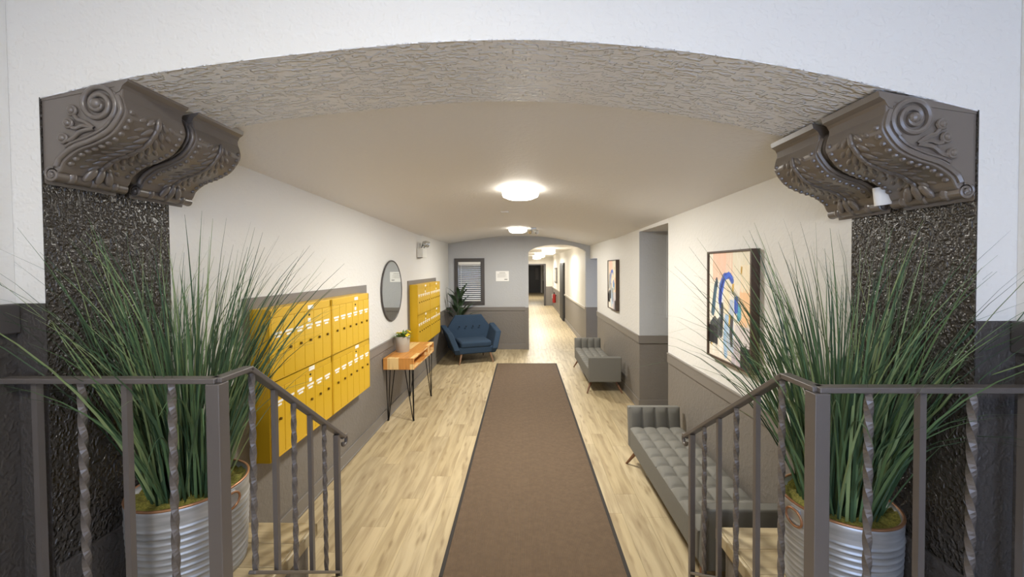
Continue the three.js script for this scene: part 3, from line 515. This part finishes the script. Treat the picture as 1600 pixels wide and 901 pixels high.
function railing(s, label) {
  const X = s < 0 ? -1.105 : 0.985, zc = s < 0 ? -1.38 : -1.34, top = s < 0 ? 1.553 : 1.535, xe = s < 0 ? -1.895 : 1.715;
  const t = thing('stair_railing', label, 'railing', [0, 0, 0]);
  const zs = zc - 0.16, zl = s < 0 ? -2.34 : -2.39, yl = s < 0 ? 0.935 : 0.925;
  const flat = (a, b, w, h, n, mat = M.iron) => { const A = new THREE.Vector3(...a), B = new THREE.Vector3(...b), d = B.clone().sub(A), g = new RoundedBoxGeometry(w, h, d.length() + w * 0.3, 2, 0.004); g.applyMatrix4(new THREE.Matrix4().lookAt(B, A, new THREE.Vector3(0, 1, 0))); g.translate((A.x + B.x) / 2, (A.y + B.y) / 2, (A.z + B.z) / 2); return obj(n, g, mat, t); };
  flat([xe, top, zc], [X, top, zc], 0.042, 0.02, 'top_rail'); flat([X, top, zc], [X, top, zs], 0.042, 0.02, 'top_rail'); flat([X, top, zs], [X, yl, zl], 0.042, 0.02, 'sloped_rail');
  // scroll at the foot of the sloped rail
  const sp = []; for (let i = 0; i <= 26; i++) { const a = -0.7 + i * 0.21, r = 0.042 * (1 - i / 40); sp.push([X, yl - 0.042 + r * Math.cos(a), zl - 0.022 - r * Math.sin(a)]); }
  obj('scroll', tube(sp, 0.011, 60, 8).scale(1, 1, 1), M.iron, t);
  obj('scroll_cap', rbox(X - 0.02, X + 0.02, yl - 0.012, yl + 0.008, zl + 0.01, zl - 0.03, 0.004), M.iron, t);
  obj('corner_post', rbox(X - 0.025, X + 0.025, LANDING, top - 0.01, zc - 0.025, zc + 0.025, 0.003), M.iron, t);
  obj('end_post', rbox(X - 0.015, X + 0.015, 0, yl + 0.04, zl + 0.055, zl + 0.085, 0.003), M.iron, t);
  for (let k = 1; k <= 4; k++) { const tw = k % 2 === 1, x = X + s * k * 0.168; obj('baluster', bar(tw ? 0.019 : 0.021, LANDING + 0.1, top - 0.01, tw).translate(x, 0, zc), M.iron, t); }
  flat([xe, LANDING + 0.1, zc], [X, LANDING + 0.1, zc], 0.03, 0.014, 'bottom_rail');
  const slope = z => top + (yl - top) * (z - zs) / (zl - zs), low = z => Math.max(0.12, slope(z) - 0.83);
  const N = 5; for (let k = 0; k < N; k++) { const tw = k % 2 === 0, z = zs - 0.02 + (zl + 0.07 - zs + 0.02) * k / N; obj('baluster', bar(tw ? 0.018 : 0.02, low(z), slope(z) - 0.008, tw).translate(X, 0, z), M.iron, t); }
  flat([X, low(zs), zs], [X, low(zl + 0.06), zl + 0.07], 0.03, 0.014, 'bottom_rail');
}
railing(-1, 'dark iron stair railing with twisted bars on the mailbox side');
railing(1, 'dark iron stair railing with twisted bars by the long bench');

// ---------------------------------------------------------------- grass plants in galvanised tubs
function grassPlant(x, z, rim, r, s, label, sd) {
  const t = thing('grass_planter', label, 'potted grass', [x, 0.566, z], s < 0 ? -0.2 : 0.2);
  const h = rim - 0.566, prof = [[0, 0], [r * 0.93, 0]];
  for (let i = 0; i <= 110; i++) { const v = i / 110, y = 0.015 + (h - 0.03) * v, rib = v < 0.86 ? 0.0045 * Math.pow(Math.abs(Math.sin(v * Math.PI * 13)), 6) : 0; prof.push([r * (0.93 + 0.07 * v) + rib, y]); }
  prof.push([r, h], [r - 0.012, h], [r - 0.016, h - 0.06], [0, h - 0.06]);
  obj('tub', new THREE.LatheGeometry(prof.map(p => new THREE.Vector2(...p)), 72), M.galv, t);
  obj('rim', new THREE.TorusGeometry(r - 0.004, 0.006, 10, 80).rotateX(Math.PI / 2).translate(0, h, 0), M.copper, t);
  for (const a of [0, Math.PI]) {
    const hg = obj('handle', new THREE.TorusGeometry(0.038, 0.005, 8, 28).rotateY(Math.PI / 2).rotateZ(-0.12).translate(r + 0.008, h - 0.055, 0).rotateY(a), M.copper, t);
    obj('handle_plate', rbox(r - 0.006, r + 0.006, h - 0.04, h - 0.015, -0.022, 0.022, 0.003).rotateY(a), M.galv, hg);
  }
  const mg = new THREE.CircleGeometry(r - 0.014, 48).rotateX(-Math.PI / 2); { // lumpy moss: a fine disc lifted by noise
    const g = new THREE.RingGeometry(0.001, r - 0.013, 64, 24).rotateX(-Math.PI / 2), p = g.attributes.position; for (let i = 0; i < p.count; i++) { const X = p.getX(i) / 0.6 + 0.5, Z = p.getZ(i) / 0.6 + 0.5; p.setY(i, h - 0.045 + 0.05 * fbm(X, Z, 16, 16, 3, 71 + sd)); } g.computeVertexNormals(); tag(obj('moss', g, M.moss, t), 'olive green moss', null, null, 'stuff'); }
  // blades
  const pos = [], col = [], uv = [], idx = []; seed = sd; const N = 520, S = 9, up = new THREE.Vector3(0, 1, 0);
  for (let b = 0; b < N; b++) {
    const az = rr(0, Math.PI * 2), br = 0.14 * Math.sqrt(rnd()), L = rr(0.65, 1.28) * (rnd() < 0.15 ? 0.7 : 1), lean = Math.pow(rnd(), 1.4) * 0.5 + 0.03, curl = rr(0.1, 0.5) + (rnd() < 0.12 ? rr(0.5, 1.1) : 0), w = rr(0.0028, 0.0052);
    const az2 = az + rr(-0.5, 0.5), d = new THREE.Vector3(Math.sin(az2), 0, Math.cos(az2)), side = new THREE.Vector3(d.z, 0, -d.x).applyAxisAngle(up, rr(-1.2, 1.2));
    const P = new THREE.Vector3(Math.sin(az) * br, h - 0.03, Math.cos(az) * br); let ang = lean * (0.3 + br * 4);
    const tone = rnd(), c = tone < 0.42 ? [0.04, 0.085, 0.04] : tone < 0.75 ? [0.085, 0.155, 0.065] : [0.21, 0.28, 0.12], q0 = pos.length / 3;
    for (let i = 0; i <= S; i++) {
      const s_ = i / S, ww = w * (1 - Math.pow(s_, 2.2)) + 0.0004;
      pos.push(P.x - side.x * ww, P.y, P.z - side.z * ww, P.x + side.x * ww, P.y, P.z + side.z * ww); col.push(...c, ...c); uv.push(0, s_, 1, s_);
      const a = ang + (lean * 0.5 + curl * 1.3) * Math.pow(s_, 1.6); P.addScaledVector(d, Math.sin(a) * L / S).addScaledVector(up, Math.cos(a) * L / S);
    }
    for (let i = 0; i < S; i++) { const q = q0 + i * 2; idx.push(q, q + 1, q + 3, q, q + 3, q + 2); }
  }
  // blades bend along the jamb and the ceiling instead of passing through them
  const ca = Math.cos(t.rotation.y), sa = Math.sin(t.rotation.y), lim = s < 0 ? XL + 0.01 : XR - 0.01;
  for (let i = 0; i < pos.length; i += 3) { let wx = x + pos[i] * ca + pos[i + 2] * sa, wz = z - pos[i] * sa + pos[i + 2] * ca; const zIn = wz < ZF - 0.0; if (!zIn) wx = Math.min(Math.max(wx, -1.89), 1.71); else { if (s < 0) wx = Math.max(wx, lim); else wx = Math.min(wx, lim); } pos[i] = (wx - x) * ca - (wz - z) * sa; pos[i + 2] = (wx - x) * sa + (wz - z) * ca; }
  const g = new THREE.BufferGeometry(); g.setAttribute('position', new THREE.Float32BufferAttribute(pos, 3)); g.setAttribute('color', new THREE.Float32BufferAttribute(col, 3)); g.setAttribute('uv', new THREE.Float32BufferAttribute(uv, 2)); g.setIndex(idx); g.computeVertexNormals();
  tag(obj('grass_blades', g, M.grass, t), 'long thin green grass blades', null, null, 'stuff');
}
grassPlant(-1.545, -1.76, 0.965, 0.226, -1, 'tall green grass in a ribbed galvanised tub on the mailbox side ledge', 4242);
grassPlant(1.352, -1.72, 0.94, 0.21, 1, 'tall green grass in a ribbed galvanised tub on the ledge by the bench', 9191);

// ---------------------------------------------------------------- corbels
function corbel(s, label) {
  const xw = s < 0 ? XL : XR, yb = s < 0 ? 2.285 : 2.18, yt = s < 0 ? 2.6 : 2.49, H = yt - yb, P = 0.34;
  const t = thing('corbel', label, 'corbel', [xw, yb, 0]);
  const dx = -s;                                                   // outward direction
  // S profile in (outward, up), from the foot to the abacus
  const prof = [[0, 0.03], [0.05, 0.035], [0.075, 0.075], [0.13, 0.115], [0.2, 0.14], [0.265, 0.175], [0.31, 0.235], [0.31, 0.27], [0.3, 0.3]];
  const curve = new THREE.SplineCurve(prof.map(p => new THREE.Vector2(...p))), pts = curve.getSpacedPoints(48);
  const topAt = u => H + 0.07 * u / P;                             // the arch rises away from the wall
  const bodyShape = () => { const sh = new THREE.Shape(); sh.moveTo(0, 0.0); pts.forEach(p => sh.lineTo(p.x, p.y)); sh.lineTo(0.3, topAt(0.3) - 0.02); sh.lineTo(0, topAt(0) - 0.004); sh.closePath(); return sh; };
  const put = (g, z) => { if (dx < 0) { g.scale(-1, 1, 1); const ix = g.index; if (ix) { for (let i = 0; i < ix.count; i += 3) { const a = ix.getX(i); ix.setX(i, ix.getX(i + 2)); ix.setX(i + 2, a); } } else { const p = g.attributes.position, n = p.count; for (let i = 0; i < n; i += 3) for (const k of ['position', 'normal', 'uv']) { const A = g.attributes[k]; for (let c = 0; c < A.itemSize; c++) { const q = A.array[i * A.itemSize + c]; A.array[i * A.itemSize + c] = A.array[(i + 2) * A.itemSize + c]; A.array[(i + 2) * A.itemSize + c] = q; } } } g.computeVertexNormals(); } return g.translate(0, 0, z); };
  const brackets = [[ZF - 0.005, -1.685], [-1.74, -2.02]];
  for (const [za, zb] of brackets) {
    const w = za - zb;
    const br = obj('bracket', put(new THREE.ExtrudeGeometry(bodyShape(), { depth: w - 0.012, bevelEnabled: true, bevelSize: 0.006, bevelThickness: 0.006, bevelSegments: 2, curveSegments: 4 }), zb + 0.006), M.corbel, t);
    // abacus moulding
    const ab = new THREE.Shape([[0.285, topAt(0.29) - 0.055], [0.3, topAt(0.3) - 0.05], [0.312, topAt(0.31) - 0.03], [0.33, topAt(0.33) - 0.022], [0.335, topAt(0.335) - 0.002], [0.0, topAt(0) - 0.002], [0, topAt(0) - 0.02], [0.28, topAt(0.28) - 0.03]].map(p => new THREE.Vector2(...p)));
    obj('abacus', put(new THREE.ExtrudeGeometry(ab, { depth: w + 0.004, bevelEnabled: false }), zb - 0.002), M.corbel, t);
    // raised band and volute on both flanks
    for (const zf of [za + 0.001, zb - 0.001]) {
      const g = [tube(pts.filter((p, i) => i > 6).map(p => [p.x - 0.008, p.y + 0.008, 0.002]), 0.010, 60, 6), tube(pts.filter((p, i) => i > 14).map(p => [p.x - 0.024, p.y + 0.022, 0]), 0.006, 60, 6)];
      const vol = [], vx = 0.218, vy = 0.278; for (let i = 0; i <= 70; i++) { const a = -0.9 + i * 0.19, r = 0.068 * Math.pow(1 - i / 78, 0.9) + 0.004; vol.push([vx + r * Math.cos(a), vy + r * Math.sin(a), 0.003]); }
      g.push(tube(vol, 0.0095, 140, 7), new THREE.SphereGeometry(0.02, 14, 10).translate(vx, vy, 0.004));
      // three buds on curling stems
      for (const [bx, by, qx, qy] of [[0.121, 0.256, 0.165, 0.215], [0.106, 0.21, 0.16, 0.2], [0.084, 0.155, 0.15, 0.178]]) { g.push(new THREE.SphereGeometry(0.013, 12, 8).translate(bx, by, 0.006), new THREE.TorusGeometry(0.015, 0.006, 6, 16).translate(bx, by, 0.005), tube([[bx, by - 0.01, 0], [(bx + qx) / 2, (by + qy) / 2 - 0.014, 0.004], [qx, qy, 0.004], [0.2, 0.19, 0.002]], 0.008, 20, 6)); }
      const m = merge(g); if (zf < za - 0.01) m.rotateY(0); obj('scroll_relief', put(m, zf), M.corbel, br);
    }
    // acanthus leaf running down the curved face, with bead rows
    const leaf = [], zc = (za + zb) / 2, nrm = i => { const a = pts[Math.max(0, i - 1)], b = pts[Math.min(48, i + 1)], d = new THREE.Vector2(b.x - a.x, b.y - a.y).normalize(); return [d.y, -d.x]; };
    const lobe = (i, along, dz, ang, L, Wd, lift) => {               // one leaf lobe lying on the curved face
      const p = pts[i], n = nrm(i), N = new THREE.Vector3(n[0], n[1], 0), Tn = new THREE.Vector3(n[1], -n[0], 0).multiplyScalar(along), A = Tn.clone().multiplyScalar(Math.cos(ang)).add(new THREE.Vector3(0, 0, Math.sin(ang))), B = N.clone().cross(A);
      const e = new THREE.SphereGeometry(1, 12, 8).scale(L, Wd, 0.011); e.applyMatrix4(new THREE.Matrix4().makeBasis(A, B, N)); leaf.push(e.translate(p.x + n[0] * lift, p.y + n[1] * lift, zc + dz)); };
    for (let i = 10; i <= 42; i += 4) { lobe(i, 1, 0, 0, 0.03, 0.011, 0.006); for (const k of [-1, 1]) { const g = 0.6 + 0.4 * Math.sin((i - 8) / 36 * Math.PI); lobe(i, 1, k * 0.03, k * 0.7, 0.034 * g, 0.011, 0.003); lobe(i, 1, k * 0.062, k * 0.95, 0.026 * g, 0.010, 0.001); } }
    for (const k of [-1, 0, 1]) lobe(7, 1, k * 0.035, k * 0.4, 0.034, 0.016, 0.012);
    obj('leaf_relief', put(merge(leaf), 0), M.corbel, br);
    const beads = []; for (let i = 10; i <= 44; i += 3) for (const k of [-1, 1]) { const p = pts[i], n = nrm(i); beads.push(new THREE.SphereGeometry(0.011, 8, 6).translate(p.x + n[0] * 0.005, p.y + n[1] * 0.005, zc + k * (w / 2 - 0.022))); }
    obj('bead_row', put(merge(beads), 0), M.corbel, br);
    // rolled foot with end volutes
    const ft = [new THREE.CylinderGeometry(0.024, 0.024, w, 20).rotateX(Math.PI / 2).translate(0.03, 0.024, zc)];
    for (const k of [-0.3, 0, 0.3]) ft.push(new THREE.SphereGeometry(0.03, 14, 10).scale(1, 1, 0.7).translate(0.032, 0.026, zc + k * w));
    for (const z of [za, zb]) { const v = []; for (let i = 0; i <= 30; i++) { const a = 1.2 + i * 0.36, r = 0.026 * (1 - i / 36) + 0.002; v.push([0.03 + r * Math.cos(a), 0.024 + r * Math.sin(a), z]); } ft.push(tube(v, 0.005, 60, 6), new THREE.SphereGeometry(0.009, 10, 8).translate(0.03, 0.024, z)); }
    obj('rolled_foot', put(merge(ft), 0), M.corbel, t);
  }
  const core = new THREE.Shape(); core.moveTo(0, 0.03); pts.forEach(p => core.lineTo(p.x * 0.8, p.y + 0.02)); core.lineTo(0.24, topAt(0.24) - 0.03); core.lineTo(0, topAt(0) - 0.01); core.closePath();
  obj('core', put(new THREE.ExtrudeGeometry(core, { depth: 0.075, bevelEnabled: false }), -1.75), M.corbel, t);
}
corbel(-1, 'dark brown scrolled corbel under the arch on the mailbox side');
corbel(1, 'dark brown scrolled corbel with white card under the arch on the bench side');
{
  const g = new THREE.CylinderGeometry(0.034, 0.034, 0.075, 24, 1, false).scale(1, 1, 0.55); const m = obj('white_card', g.rotateZ(0.12), std('#e9e6df', 0.6)); m.position.set(1.50, 2.235, -1.69); tag(m, 'small white curved sleeve between the scrolls of the corbel', 'sleeve');
}

// ---------------------------------------------------------------- corridor small things
{
  const e = thing('fire_extinguisher', 'red fire extinguisher with white tag on the corridor wall', 'fire extinguisher', [1.385, 0, -17.6]);
  obj('cylinder', new THREE.LatheGeometry([[0, 0.36], [0.07, 0.36], [0.078, 0.38], [0.078, 0.68], [0.05, 0.74], [0.022, 0.76], [0, 0.76]].map(p => new THREE.Vector2(...p)), 24), M.red, e);
  obj('valve', merge([rbox(-0.02, 0.02, 0.76, 0.82, -0.02, 0.05, 0.005), rbox(-0.012, 0.012, 0.82, 0.84, -0.02, 0.11, 0.003)]), M.black, e);
  obj('tag', rbox(-0.09, -0.078, 0.56, 0.76, -0.02, 0.06, 0.002, 1), M.label, e); obj('hook', rbox(0.06, 0.1, 0.66, 0.7, -0.02, 0.02, 0.003), M.black, e);
  const f = thing('wall_frame', 'dark framed glass panel on the corridor wall above the extinguisher', 'frame', [1.5, 0, -17.9]);
  obj('frame', rbox(-0.03, 0, 1.24, 1.92, -0.6, 0.6, 0.004), M.darkTrim, f); obj('glass', box(-0.034, -0.03, 1.29, 1.87, -0.54, 0.54), std('#7c7c78', 0.15), f);
}

scene.traverse(o => { if (o.isMesh) { o.castShadow = true; o.receiveShadow = true; } if (o.isLight) o.castShadow = true; });
scene.add(camera);
renderer.render(scene, camera);
